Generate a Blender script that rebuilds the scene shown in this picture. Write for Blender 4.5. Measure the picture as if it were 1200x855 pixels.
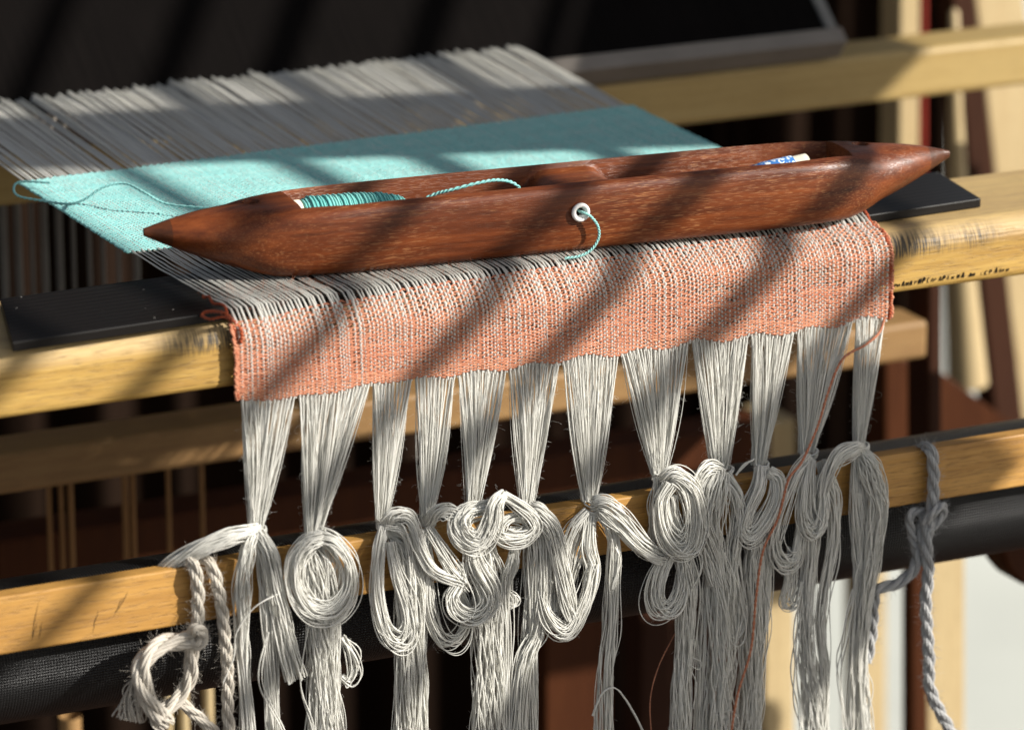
import bpy, bmesh, math, random
import numpy as np
from mathutils import Vector, Matrix
random.seed(7)
rng = np.random.default_rng(11)
R_ = math.radians
SC = bpy.context.scene
COL = SC.collection
for o in list(bpy.data.objects):
    bpy.data.objects.remove(o)

# ------------------------------------------------------------------ camera
PITCH, YAW, DIST = R_(17), R_(26), 1.57
FPX, CX, CY = 5000.0, 600.0, 427.5
AIM = np.array([0, 0, -.03])
FWD = np.array([math.sin(YAW)*math.cos(PITCH), math.cos(YAW)*math.cos(PITCH), -math.sin(PITCH)])
RGT = np.array([math.cos(YAW), -math.sin(YAW), 0])
UPV = np.cross(RGT, FWD)
CAM = AIM - FWD*DIST
cd = bpy.data.cameras.new('camera')
cam = bpy.data.objects.new('camera', cd); COL.objects.link(cam)
cd.sensor_width = 36; cd.lens = FPX/1200*36
cd.clip_start = .05; cd.clip_end = 200
cam.location = CAM; cam.rotation_euler = (math.pi/2-PITCH, 0, -YAW)
cd.dof.use_dof = True; cd.dof.focus_distance = 1.585; cd.dof.aperture_fstop = 8.6
SC.camera = cam
SC.render.resolution_x, SC.render.resolution_y = 1024, 729

# ------------------------------------------------------------------ light
SUNV = np.array([.65001, -.58527, .48470])          # towards the sun
w = bpy.data.worlds.new('World'); SC.world = w; w.use_nodes = True
nt = w.node_tree
sky = nt.nodes.new('ShaderNodeTexSky'); sky.sky_type = 'NISHITA'; sky.sun_disc = False
sky.dust_density = 1.5; sky.ozone_density = .6; sky.sun_elevation = math.asin(SUNV[2]); sky.sun_rotation = math.atan2(SUNV[0], SUNV[1])
bg = nt.nodes['Background']; bg.inputs[1].default_value = .066
hs = nt.nodes.new('ShaderNodeHueSaturation'); hs.inputs['Saturation'].default_value = .5      # sky desaturated to keep the shade neutral
nt.links.new(sky.outputs[0], hs.inputs['Color']); nt.links.new(hs.outputs[0], bg.inputs[0])
sl = bpy.data.lights.new('sun', 'SUN'); sl.energy = 5.0; sl.angle = R_(.6); sl.color = (1, .955, .88)
sun = bpy.data.objects.new('sun', sl); COL.objects.link(sun)
sun.rotation_euler = Vector(SUNV).to_track_quat('Z', 'Y').to_euler()
SC.view_settings.view_transform = 'Standard'; SC.view_settings.look = 'None'
SC.view_settings.exposure = .66; SC.view_settings.gamma = 1
SC.view_settings.use_curve_mapping = False

# ------------------------------------------------------------------ helpers
def ray(px, py):
    return FWD + RGT*(px-CX)/FPX + UPV*(CY-py)/FPX
def at(px, py, y=None, z=None):
    d = ray(px, py)
    t = (y-CAM[1])/d[1] if y is not None else (z-CAM[2])/d[2]
    return CAM + d*t
def px2m(r): return r/3180.0

def link(o, parent=None, label=None, cat=None, group=None, kind=None):
    COL.objects.link(o)
    if parent:
        o.parent = parent
        p = parent; off = Vector((0, 0, 0))
    for k, v in (('label', label), ('category', cat), ('group', group), ('kind', kind)):
        if v: o[k] = v
    return o
def empty(name, loc, label, cat):
    o = bpy.data.objects.new(name, None); o.location = loc; o.empty_display_size = .02
    return link(o, None, label, cat)
def wroot(o):
    v = Vector((0, 0, 0))
    while o is not None:
        v += o.location; o = o.parent
    return v
def finish(name, me, mat, parent=None, **kw):
    """mesh given in world coordinates; shifted to sit under its parent"""
    if parent is not None:
        me.transform(Matrix.Translation(-wroot(parent)))
    if mat: me.materials.append(mat)
    return link(bpy.data.objects.new(name, me), parent, **kw)
def from_bm(name, bm, mat, parent=None, smooth=False, **kw):
    bmesh.ops.recalc_face_normals(bm, faces=bm.faces)
    me = bpy.data.meshes.new(name); bm.to_mesh(me); bm.free()
    if smooth: me.polygons.foreach_set('use_smooth', [True]*len(me.polygons))
    return finish(name, me, mat, parent, **kw)
def recentre(o):
    me = o.data; n = len(me.vertices); a = np.empty(n*3); me.vertices.foreach_get('co', a); a = a.reshape(-1, 3)
    c = Vector(((a[:, 0].min()+a[:, 0].max())/2, (a[:, 1].min()+a[:, 1].max())/2, a[:, 2].min()))
    me.transform(Matrix.Translation(-c)); o.location = o.location + c
    return o

class Tubes:
    """batches of tubes of equal length, made into one mesh"""
    def __init__(s): s.v = []; s.f = []; s.t = []; s.n = 0
    def add(s, P, rad, sides=4, ref=(0, -1, 0), tint=None):
        P = np.asarray(P, float)
        if P.ndim == 2: P = P[None]
        m, n, _ = P.shape
        T = np.gradient(P, axis=1); T /= np.linalg.norm(T, axis=2, keepdims=True)+1e-12
        S = np.cross(T, np.array(ref, float)); S /= np.linalg.norm(S, axis=2, keepdims=True)+1e-9
        N = np.cross(S, T)
        rad = np.broadcast_to(np.asarray(rad, float), (m, n)) if np.ndim(rad) != 1 or len(np.atleast_1d(rad)) != m else np.broadcast_to(np.asarray(rad)[:, None], (m, n))
        a = np.arange(sides)*2*math.pi/sides + math.pi/4
        V = P[:, :, None]+rad[:, :, None, None]*(np.cos(a)[None, None, :, None]*S[:, :, None]+np.sin(a)[None, None, :, None]*N[:, :, None])
        idx = (np.arange(m*n*sides).reshape(m, n, sides)+s.n)
        q = np.stack([idx[:, :-1], np.roll(idx, -1, 2)[:, :-1], np.roll(idx, -1, 2)[:, 1:], idx[:, 1:]], -1).reshape(-1, 4)
        if tint is None: tint = rng.uniform(0, 1, m)
        s.t.append(np.repeat(np.broadcast_to(tint, (m,)), n*sides))
        s.v.append(V.reshape(-1, 3)); s.f.append(q); s.n += m*n*sides
    def build(s, name, mat, parent=None, **kw):
        v = np.concatenate(s.v).astype(np.float32); f = np.concatenate(s.f).astype(np.int32)
        me = bpy.data.meshes.new(name)
        me.vertices.add(len(v)); me.vertices.foreach_set('co', v.ravel())
        me.loops.add(f.size); me.loops.foreach_set('vertex_index', f.ravel())
        me.polygons.add(len(f))
        me.polygons.foreach_set('loop_start', np.arange(0, f.size, 4, dtype=np.int32))
        me.polygons.foreach_set('use_smooth', np.ones(len(f), dtype=bool))
        me.update(calc_edges=True)
        at_ = me.attributes.new('tint', 'FLOAT', 'POINT'); at_.data.foreach_set('value', np.concatenate(s.t).astype(np.float32))
        me.validate()
        return finish(name, me, mat, parent, **kw)

def catmull(pts, k=10):
    P = np.asarray(pts, float)
    if len(P) == 2: P = np.stack([P[0], (P[0]+P[1])/2, P[1]])
    Q = np.vstack([2*P[0]-P[1], P, 2*P[-1]-P[-2]]); out = []
    for i in range(1, len(Q)-2):
        p0, p1, p2, p3 = Q[i-1], Q[i], Q[i+1], Q[i+2]
        for t in np.linspace(0, 1, k, endpoint=False):
            out.append(.5*((2*p1)+(-p0+p2)*t+(2*p0-5*p1+4*p2-p3)*t*t+(-p0+3*p1-3*p2+p3)*t**3))
    out.append(Q[-2]); return np.array(out)

def box(bm, x0, x1, y0, y1, z0, z1, bev=0):
    vs = [bm.verts.new(p) for p in ((x0, y0, z0), (x1, y0, z0), (x1, y1, z0), (x0, y1, z0), (x0, y0, z1), (x1, y0, z1), (x1, y1, z1), (x0, y1, z1))]
    fs = [bm.faces.new([vs[i] for i in q]) for q in ((0, 3, 2, 1), (4, 5, 6, 7), (0, 1, 5, 4), (1, 2, 6, 5), (2, 3, 7, 6), (3, 0, 4, 7))]
    if bev:
        es = list({e for f in fs for e in f.edges})
        bmesh.ops.bevel(bm, geom=es, offset=bev, segments=2, affect='EDGES', profile=.5)
def prism(bm, pts, off, bev=0):
    """polygon of 3D points extruded by the vector off"""
    a = [bm.verts.new(p) for p in pts]; b = [bm.verts.new(np.asarray(p)+off) for p in pts]; n = len(a)
    fs = [bm.faces.new(a), bm.faces.new(b[::-1])]
    for i in range(n): fs.append(bm.faces.new((a[i], b[i], b[(i+1) % n], a[(i+1) % n])))
    if bev:
        es = list({e for f in fs for e in f.edges})
        bmesh.ops.bevel(bm, geom=es, offset=bev, segments=2, affect='EDGES', profile=.5)

# ------------------------------------------------------------------ materials
def new_mat(name):
    m = bpy.data.materials.new(name); m.use_nodes = True
    return m, m.node_tree, m.node_tree.nodes['Principled BSDF']
def N(nt, typ, **kw):
    n = nt.nodes.new(typ)
    for k, v in kw.items():
        if k.startswith('i_'):
            key = k[2:]; n.inputs[int(key) if key.isdigit() else key].default_value = v
        else: setattr(n, k, v)
    return n
def ramp(nt, fac, stops):
    r = nt.nodes.new('ShaderNodeValToRGB'); e = r.color_ramp.elements
    while len(e) < len(stops): e.new(.5)
    for el, (p, c) in zip(e, stops): el.position = p; el.color = (*c, 1) if len(c) == 3 else c
    nt.links.new(fac, r.inputs[0]); return r.outputs[0]
def mixc(nt, fac, a, b, mode='MIX'):
    m = nt.nodes.new('ShaderNodeMix'); m.data_type = 'RGBA'; m.blend_type = mode
    for s, v in ((m.inputs[0], fac), (m.inputs[6], a), (m.inputs[7], b)):
        if hasattr(v, 'node'): nt.links.new(v, s)
        elif isinstance(v, (int, float)): s.default_value = v
        else: s.default_value = (*v, 1)
    return m.outputs[2]
def mathn(nt, op, a, b=None, c=None):
    m = nt.nodes.new('ShaderNodeMath'); m.operation = op
    for s, v in zip(m.inputs, (a, b, c)):
        if v is None: continue
        if hasattr(v, 'node'): nt.links.new(v, s)
        else: s.default_value = v
    return m.outputs[0]
def coords(nt, scale=(1, 1, 1), rot=(0, 0, 0)):
    tc = nt.nodes.new('ShaderNodeTexCoord'); mp = nt.nodes.new('ShaderNodeMapping')
    mp.inputs['Scale'].default_value = scale; mp.inputs['Rotation'].default_value = rot
    nt.links.new(tc.outputs['Object'], mp.inputs[0]); return mp.outputs[0], tc.outputs['Object']
def noise(nt, vec, scale, detail=4, rough=.55, dist=0):
    n = N(nt, 'ShaderNodeTexNoise', i_Scale=scale, i_Detail=detail, i_Roughness=rough, i_Distortion=dist)
    nt.links.new(vec, n.inputs['Vector']); return n.outputs[0]
def bump(nt, h, strength, dist, bsdf):
    b = N(nt, 'ShaderNodeBump', i_Strength=strength, i_Distance=dist)
    nt.links.new(h, b.inputs['Height']); nt.links.new(b.outputs[0], bsdf.inputs['Normal'])

def yarn(name, col, col2, transl=.15, rough=.75, tintamt=.25):
    m, nt, b = new_mat(name)
    a = N(nt, 'ShaderNodeAttribute', attribute_name='tint')
    v, _ = coords(nt); nz = noise(nt, v, 900, 2)
    f = mathn(nt, 'MULTIPLY_ADD', nz, .6, mathn(nt, 'MULTIPLY', a.outputs['Fac'], .55))
    c = mixc(nt, f, col, col2)
    nt.links.new(c, b.inputs['Base Color'])
    b.inputs['Roughness'].default_value = rough
    b.inputs['Specular IOR Level'].default_value = .12
    b.inputs['Sheen Weight'].default_value = .15
    bump(nt, noise(nt, v, 2600, 2), .5, .0002, b)
    if transl:
        tr = nt.nodes.new('ShaderNodeBsdfTranslucent'); nt.links.new(c, tr.inputs[0])
        mx = nt.nodes.new('ShaderNodeMixShader'); mx.inputs[0].default_value = transl
        nt.links.new(b.outputs[0], mx.inputs[1]); nt.links.new(tr.outputs[0], mx.inputs[2])
        nt.links.new(mx.outputs[0], nt.nodes['Material Output'].inputs[0])
    return m

def wood(name, light, dark, rough=.5, axis='X', grain=1.0, spec=.35, fine=1.0):
    m, nt, b = new_mat(name)
    k = {'X': (1.2, 16, 16), 'Z': (16, 16, 1.2)}[axis]
    v, obj = coords(nt, k)
    g1 = noise(nt, v, 5*grain, 6, .6, .6)
    g2 = noise(nt, v, 28*grain, 3, .6)
    v2, _ = coords(nt, tuple(x*(.18 if x < 5 else 6) for x in k)); g3 = noise(nt, v2, 14, 2)
    c = ramp(nt, mathn(nt, 'MULTIPLY_ADD', g2, .45, mathn(nt, 'MULTIPLY', g1, .6)), [(.33, dark), (.62, light)])
    c = mixc(nt, mathn(nt, 'MULTIPLY', ramp(nt, g3, [(.55, (0, 0, 0)), (.72, (1, 1, 1))]), .35*fine), c, tuple(x*.45 for x in dark))
    big = noise(nt, obj, 9, 3)
    c = mixc(nt, ramp(nt, big, [(.35, (.35,)*3), (.7, (0, 0, 0))]), c, tuple(x*.75 for x in light))
    nt.links.new(c, b.inputs['Base Color'])
    b.inputs['Roughness'].default_value = rough; b.inputs['Specular IOR Level'].default_value = spec
    fl_, _ = coords(nt, tuple(x*(18 if x < 5 else 22) for x in k)); fk = ramp(nt, noise(nt, fl_, 6, 2), [(.56, (0, 0, 0)), (.66, (1, 1, 1))])
    c2 = mixc(nt, mathn(nt, 'MULTIPLY', fk, .45*fine), c, tuple(x*.35 for x in dark)); nt.links.new(c2, b.inputs['Base Color'])
    bump(nt, mathn(nt, 'ADD', g2, mathn(nt, 'SUBTRACT', g3, fk)), .35*fine, .0004, b)
    return m
def plain(name, col, rough=.6, spec=.3, var=.25, scale=60, metal=0):
    m, nt, b = new_mat(name)
    v, _ = coords(nt); n_ = noise(nt, v, scale, 5)
    c = mixc(nt, n_, tuple(x*(1-var) for x in col), tuple(min(1, x*(1+var)) for x in col))
    nt.links.new(c, b.inputs['Base Color'])
    b.inputs['Roughness'].default_value = rough; b.inputs['Specular IOR Level'].default_value = spec
    b.inputs['Metallic'].default_value = metal
    bump(nt, n_, .15, .0005, b)
    return m

M = {}
M['white'] = yarn('white_linen_yarn', (.88, .87, .82), (.76, .75, .70), .32, .9)
M['warp'] = yarn('warp_yarn', (.87, .86, .82), (.76, .75, .71), .52, .9)
M['orange'] = yarn('orange_yarn', (.67, .33, .20), (.44, .145, .08), .15, .9)
M['red'] = yarn('rust_yarn', (.40, .085, .03), (.27, .045, .016), .05)
M['teal'] = yarn('turquoise_yarn', (.34, .61, .58), (.19, .49, .48), .1, .9)
M['tealp'] = yarn('pale_turquoise_yarn', (.42, .66, .62), (.16, .50, .48), .06)
M['tealb'] = yarn('bobbin_yarn', (.30, .68, .62), (.12, .48, .45), .1)
M['cord'] = yarn('cotton_cord', (.66, .61, .53), (.46, .42, .36), .05)
M['cordg'] = yarn('grey_cotton_cord', (.50, .50, .49), (.36, .36, .36), .05)
M['pine'] = wood('golden_pine', (.49, .265, .07), (.28, .13, .028), .45)
M['pale'] = wood('pale_wood', (.48, .37, .20), (.40, .285, .14), .55, 'Z', fine=.5)
M['paleX'] = wood('pale_rail_wood', (.40, .28, .105), (.30, .195, .06), .5, 'X', fine=.5)
M['tan'] = wood('tan_wood', (.30, .175, .068), (.21, .11, .038), .55, 'X', fine=.5)
M['tanZ'] = wood('tan_rod_wood', (.24, .13, .055), (.17, .085, .033), .55, 'Z', fine=.5)
M['brown'] = wood('brown_wood', (.062, .020, .0072), (.036, .011, .0044), .55, 'Z', fine=.5)
M['dark'] = wood('dark_plank_wood', (.045, .018, .01), (.03, .012, .007), .55, 'Z', fine=.5)
for k_ in ('brown', 'dark', 'tanZ'): M[k_].node_tree.nodes['Principled BSDF'].inputs['Specular IOR Level'].default_value = .08
M['redp'] = plain('red_paint', (.20, .016, .007), .5)
M['grey'] = plain('grey_metal', (.15, .145, .135), .6, .2)
M['greyb'] = plain('worn_grey_strip', (.16, .14, .12), .6, .3)
M['ceramic'] = plain('white_ceramic', (.82, .80, .78), .18, .5, .04)
M['paper'] = plain('cream_paper', (.74, .68, .54), .7, .2, .08, 300)
M['ink'] = plain('dark_ink', (.02, .016, .012), .7, .1)
M['steel'] = plain('dull_steel', (.35, .34, .33), .35, .5, .1, 200, .8)
M['hole'] = plain('blackened_pin', (.02, .017, .015), .4, .4)
M['ground'] = plain('pale_paving', (.50, .51, .46), .9, .1, .35, 2.2)

def m_slat():
    m, nt, b = new_mat('black_slat_lacquer')
    v, obj = coords(nt, (1, 1, 1), (0, 0, -R_(2.8)))
    wv = N(nt, 'ShaderNodeTexWave', wave_type='BANDS', bands_direction='Y', i_Scale=75, i_Distortion=.15)
    nt.links.new(v, wv.inputs['Vector'])
    sp = N(nt, 'ShaderNodeTexVoronoi', i_Scale=130); nt.links.new(obj, sp.inputs['Vector'])
    dust = mathn(nt, 'MULTIPLY', mathn(nt, 'LESS_THAN', sp.outputs['Distance'], .042), mathn(nt, 'GREATER_THAN', noise(nt, obj, 45, 2), .5))
    c = mixc(nt, wv.outputs['Fac'], (.006, .005, .0045), (.011, .009, .008))
    c = mixc(nt, dust, c, (.35, .33, .3))
    nt.links.new(c, b.inputs['Base Color']); b.inputs['Roughness'].default_value = .38
    b.inputs['Specular IOR Level'].default_value = .16
    bump(nt, wv.outputs['Fac'], .12, .0004, b)
    return m
M['slat'] = m_slat()
def m_panel():
    m, nt, b = new_mat('charcoal_panel')
    v, obj = coords(nt, (1, .02, .02)); n1 = noise(nt, v, 700, 2); n2 = noise(nt, obj, 30, 4)
    c = mixc(nt, mathn(nt, 'MULTIPLY_ADD', n1, .7, mathn(nt, 'MULTIPLY', n2, .4)), (.0012, .0011, .0011), (.0065, .0052, .0047))
    nt.links.new(c, b.inputs['Base Color']); b.inputs['Roughness'].default_value = .9; b.inputs['Specular IOR Level'].default_value = .03
    return m
M['panel'] = m_panel()
def m_mesh():
    m, nt, b = new_mat('black_vinyl_mesh')
    tc = nt.nodes.new('ShaderNodeTexCoord'); sx = nt.nodes.new('ShaderNodeSeparateXYZ'); nt.links.new(tc.outputs['UV'], sx.inputs[0])
    s = mathn(nt, 'MULTIPLY', mathn(nt, 'SINE', mathn(nt, 'ADD', sx.outputs[0], sx.outputs[1])), mathn(nt, 'SINE', mathn(nt, 'SUBTRACT', sx.outputs[0], sx.outputs[1])))
    f = mathn(nt, 'MULTIPLY_ADD', s, .5, .5)
    c = mixc(nt, ramp(nt, f, [(.5, (0, 0, 0)), (.8, (1, 1, 1))]), (.0012, .0012, .0012), (.012, .012, .0125))
    nt.links.new(c, b.inputs['Base Color']); b.inputs['Roughness'].default_value = .32; b.inputs['Specular IOR Level'].default_value = .4
    bump(nt, f, 1.0, .0005, b)
    return m
M['mesh'] = m_mesh()
def m_curtain():
    m, nt, b = new_mat('dark_brown_curtain')
    v, obj = coords(nt, (1, 1, .02)); n1 = noise(nt, v, 60, 3)
    c = mixc(nt, n1, (.006, .004, .003), (.022, .011, .006))
    nt.links.new(c, b.inputs['Base Color']); b.inputs['Roughness'].default_value = .9; b.inputs['Specular IOR Level'].default_value = .05
    return m
M['curtain'] = m_curtain()
def m_shuttle():
    m, nt, b = new_mat('oiled_shuttle_hardwood')
    v, obj = coords(nt, (1, 14, 14))
    g = noise(nt, v, 9, 5, .6, 1.1); g2 = noise(nt, v, 40, 3, .6)
    c = ramp(nt, mathn(nt, 'MULTIPLY_ADD', g2, .4, mathn(nt, 'MULTIPLY', g, .65)), [(.28, (.028, .0068, .0023)), (.48, (.105, .0245, .0068)), (.72, (.215, .055, .0135))])
    # pale open pores, short dashes along the grain
    v3, _ = coords(nt, (240, 3300, 3300)); vo = N(nt, 'ShaderNodeTexNoise', i_Scale=1.0, i_Detail=1.5, i_Roughness=.5); nt.links.new(v3, vo.inputs['Vector'])
    pore = ramp(nt, vo.outputs[0], [(.56, (0, 0, 0)), (.66, (1, 1, 1))])
    patch = ramp(nt, noise(nt, obj, 30, 3), [(.38, (.08,)*3), (.62, (1, 1, 1))])
    c = mixc(nt, mathn(nt, 'MULTIPLY', mathn(nt, 'MULTIPLY', pore, patch), .34), c, (.52, .25, .10))
    sx = nt.nodes.new('ShaderNodeSeparateXYZ'); nt.links.new(obj, sx.inputs[0])
    tip = mathn(nt, 'GREATER_THAN', mathn(nt, 'ABSOLUTE', sx.outputs[0]), .1515)
    c = mixc(nt, mathn(nt, 'MULTIPLY', tip, .6), c, (.03, .014, .008))
    nt.links.new(c, b.inputs['Base Color']); b.inputs['Roughness'].default_value = .36; b.inputs['Specular IOR Level'].default_value = .32
    bump(nt, mathn(nt, 'SUBTRACT', g2, mathn(nt, 'MULTIPLY', pore, .8)), .25, .0003, b)
    return m
M['shuttle'] = m_shuttle()
def m_beam():
    m = wood('weathered_beam_wood', (.50, .315, .085), (.27, .14, .028), .5)
    nt = m.node_tree; b = nt.nodes['Principled BSDF']
    src = b.inputs['Base Color'].links[0].from_socket
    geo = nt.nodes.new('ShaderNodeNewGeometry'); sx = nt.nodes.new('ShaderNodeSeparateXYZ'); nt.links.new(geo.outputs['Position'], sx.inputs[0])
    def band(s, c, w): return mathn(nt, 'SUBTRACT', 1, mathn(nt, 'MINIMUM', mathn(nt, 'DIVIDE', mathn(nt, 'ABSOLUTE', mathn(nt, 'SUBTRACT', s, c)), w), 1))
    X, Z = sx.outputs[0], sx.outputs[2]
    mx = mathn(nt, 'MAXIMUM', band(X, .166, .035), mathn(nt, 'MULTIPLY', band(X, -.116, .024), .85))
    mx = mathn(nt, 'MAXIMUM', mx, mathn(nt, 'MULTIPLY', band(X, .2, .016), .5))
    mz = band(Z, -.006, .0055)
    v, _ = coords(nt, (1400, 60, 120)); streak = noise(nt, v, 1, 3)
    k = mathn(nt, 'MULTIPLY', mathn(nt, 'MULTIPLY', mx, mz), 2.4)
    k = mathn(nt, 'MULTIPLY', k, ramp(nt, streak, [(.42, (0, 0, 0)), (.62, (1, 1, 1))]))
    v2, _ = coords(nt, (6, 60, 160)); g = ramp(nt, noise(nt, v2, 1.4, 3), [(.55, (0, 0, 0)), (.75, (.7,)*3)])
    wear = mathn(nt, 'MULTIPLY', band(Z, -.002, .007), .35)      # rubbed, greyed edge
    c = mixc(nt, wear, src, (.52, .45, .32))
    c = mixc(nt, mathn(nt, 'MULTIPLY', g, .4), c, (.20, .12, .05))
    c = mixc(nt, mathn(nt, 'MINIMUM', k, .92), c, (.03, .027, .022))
    nt.links.new(c, b.inputs['Base Color']); return m
M['beam'] = m_beam()
def m_quill():
    m, nt, b = new_mat('blue_printed_yarn_wrap')
    v, obj = coords(nt, (1, 1, 1)); n1 = noise(nt, v, 900, 1)
    c = mixc(nt, ramp(nt, n1, [(.40, (0, 0, 0)), (.47, (1, 1, 1))]), (.62, .68, .70), (.02, .13, .38))
    nt.links.new(c, b.inputs['Base Color']); b.inputs['Roughness'].default_value = .7; return m
M['quill'] = m_quill()

# ------------------------------------------------------------------ setting
FLOOR = -.74
bm = bmesh.new()
for q in [((-60, -60), (60, -60), (60, 60), (-60, 60))]:
    bm.faces.new([bm.verts.new((x, y, FLOOR)) for x, y in q])
from_bm('ground', bm, M['ground'], None, kind='structure', label='pale sunlit paving behind and under the loom')

bm = bmesh.new()
xx_ = -2.6
while xx_ < 1.9:                        # added dark boards under the loom, cutting light bounced off the paving
    box(bm, xx_, xx_+.135, -4.0, 1.02, FLOOR+.004, FLOOR+.024, .003); xx_ += .14
M['bounce_cut_deck'] = wood('bounce_cut_deck_wood', (.055, .028, .016), (.035, .016, .009), .6, 'Z', fine=.5)
from_bm('bounce_cut_deck', bm, M['bounce_cut_deck'], None, kind='structure')
# dark curtain behind the loom, real folds
def curtain(name, x0, x1, y, z0, z1, fold, label):
    nx = int((x1-x0)/.006)
    bm = bmesh.new(); rows = []
    ph = rng.uniform(0, 6, 8)
    xs = np.linspace(x0, x1, nx)
    ys = y + .012*np.sin(xs/fold*6.28)+.006*np.sin(xs/fold*2.7+ph[0])+.004*np.sin(xs/fold*11+ph[1])
    for side in (0, .004):
        for z in (z0, z1): rows.append([bm.verts.new((xx, yy+side, z)) for xx, yy in zip(xs, ys)])
    for i in range(nx-1):
        bm.faces.new((rows[0][i], rows[0][i+1], rows[1][i+1], rows[1][i])); bm.faces.new((rows[3][i], rows[3][i+1], rows[2][i+1], rows[2][i]))
        for a, b_ in ((0, 2), (1, 3)): bm.faces.new((rows[a][i], rows[b_][i], rows[b_][i+1], rows[a][i+1]))
    for i in (0, nx-1): bm.faces.new((rows[0][i], rows[1][i], rows[3][i], rows[2][i]))
    o = from_bm(name, bm, M['curtain'], None, True, label=label, cat='curtain')
    return recentre(o)
CY1 = .95
xe = at(893, 770, y=CY1)[0]
curtain('curtain', -1.3, xe, CY1, FLOOR+.024, .5, .05, 'long dark brown curtain hanging to the floor behind the loom')
p0 = at(1108, 60, y=CY1-.045); p1 = at(1000, 640, y=CY1-.03)
curtain('curtain', xe-.05, p0[0], CY1-.045, p1[2], .5, .04, 'short dark brown curtain behind the red strip and pale posts at upper right')

# ------------------------------------------------------------------ loom
loom = empty('wooden_loom', (0, .25, FLOOR), 'wooden floor loom with pale rails and black panel, carrying the half-woven cloth', 'loom')
X0, X1 = -.62, .62
# breast beam: rounded front-top edge
def beam_profile():
    pts = []
    for a in np.linspace(180, 90, 9): pts.append((.0115+.009*math.cos(R_(a)), -.009+.009*math.sin(R_(a))))
    pts += [(.064, 0), (.066, -.002), (.066, -.023), (.065, -.024)]
    for a in np.linspace(270, 180, 5): pts.append((.0055+.003*math.cos(R_(a)), -.0215+.003*math.sin(R_(a))))
    return pts
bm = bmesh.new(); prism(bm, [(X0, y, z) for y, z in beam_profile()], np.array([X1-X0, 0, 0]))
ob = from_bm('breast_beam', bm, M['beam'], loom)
# roller with black mesh cloth
def cyl_x(name, x0, x1, yc, zc, r, mat, parent, seg=48, uvs=None, sag=0):
    bm = bmesh.new(); uvl = bm.loops.layers.uv.new('UVMap')
    rings = []; nx = 40
    for i in range(nx+1):
        x = x0+(x1-x0)*i/nx
        rings.append([bm.verts.new((x, yc+r*math.cos(2*math.pi*k/seg), zc+r*math.sin(2*math.pi*k/seg))) for k in range(seg)])
    for i in range(nx):
        for k in range(seg):
            f = bm.faces.new((rings[i][k], rings[i][(k+1) % seg], rings[i+1][(k+1) % seg], rings[i+1][k]))
            if uvs:
                for l, (ii, kk) in zip(f.loops, ((i, k), (i, k+1), (i+1, k+1), (i+1, k))):
                    l[uvl].uv = ((x1-x0)*ii/nx*uvs, 2*math.pi*r*kk/seg*uvs)
    bm.faces.new(rings[0]); bm.faces.new(rings[-1])
    return from_bm(name, bm, mat, parent, True)
ry, rz, rr = .024, -.1185, .0258
roller = cyl_x('cloth_roller', X0+.05, X1-.05, ry, rz, rr-.002, M['brown'], loom, 32)
cyl_x('mesh_cover', X0+.10, X1-.10, ry, rz, rr, M['mesh'], roller, 64, 2*math.pi/.0022)

def board(name, poly, y, th, mat, label=None, bev=.0012, parent=None):
    bm = bmesh.new(); prism(bm, [at(px, py, y=y) for px, py in poly], np.array([0, th, 0]), bev)
    o = from_bm(name, bm, mat, parent or loom)
    if label: o['label'] = label
    return o
# rail beneath the panel, whole width
bm = bmesh.new(); z1 = at(960, 71, y=.285)[2]; z0 = at(960, 129, y=.285)[2]
box(bm, X0, X1, .285, .315, z0, z1, .0025); from_bm('rail', bm, M['paleX'], loom, label='upper pale rail under the black panel, sunlit at its right end')
# black panel leaning back, thin grey frame
ang = R_(50)
pc = at(985, 52, y=.28); pz = pc[2]+.004
dirU = np.array([0, math.sin(ang), math.cos(ang)]); dirN = np.array([0, -math.cos(ang), math.sin(ang)])
def lean(name, xa, xb, ua, ub, th, mat, parent, off=0):
    o3 = np.array([0, .28, pz])+dirN*off
    pts = [o3+np.array([x, 0, 0])+dirU*u for x, u in ((xa, ua), (xb, ua), (xb, ub), (xa, ub))]
    bm = bmesh.new(); prism(bm, pts, -dirN*th, .0006); return from_bm(name, bm, mat, parent)
xr = pc[0]
pn = lean('panel', -.55, xr-.004, .004, .30, .006, M['panel'], loom)
pn['label'] = 'black panel leaning back behind the warp in a thin grey frame'
lean('frame', xr-.0060, xr-.0005, .004, .30, .008, M['grey'], pn, .0015)
lean('frame', -.55, xr+.001, -.005, .0035, .012, M['greyb'], pn, .002)

# lower rails, spindles
bm = bmesh.new(); a1 = at(100, 518, y=.22); a0 = at(100, 566, y=.22); xa = at(1088, 380, y=.22)[0]
box(bm, X0, xa, .22, .245, a0[2], a1[2], .002); from_bm('rail', bm, M['tan'], loom, label='middle tan rail seen under the cloth hem')
bm = bmesh.new(); b1 = at(200, 603, y=.30); b0 = at(200, 652, y=.30); xb = at(905, 520, y=.30)[0]
box(bm, X0, xb, .30, .325, b0[2], b1[2], .002); from_bm('rail', bm, M['brown'], loom, label='lower tan rail behind the thin rods')
def rod(px, py0, py1, y, rpx, mat, name='rod', parent=None):
    t = Tubes(); p = at(px, py0, y=y); q = at(px, py1, y=y); q[0] = p[0]
    t.add(np.linspace(p, q, 6), px2m(rpx), 8, (0, 1, 0)); return t.build(name, mat, parent or loom)
for px in (56, 70, 82, 146, 155, 197, 236): rod(px+random.uniform(-1, 1), 540, 720, .27, random.choice((3.6, 4.2, 4.6)), M['tanZ'])
for px in (4, 20, 37, 50, 66, 84, 101, 119, 138, 158): rod(px+random.uniform(-2, 2), 236, 420, .33, random.choice((3.2, 4.2, 5.5)), M['grey'], 'heddle_rod')
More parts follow.
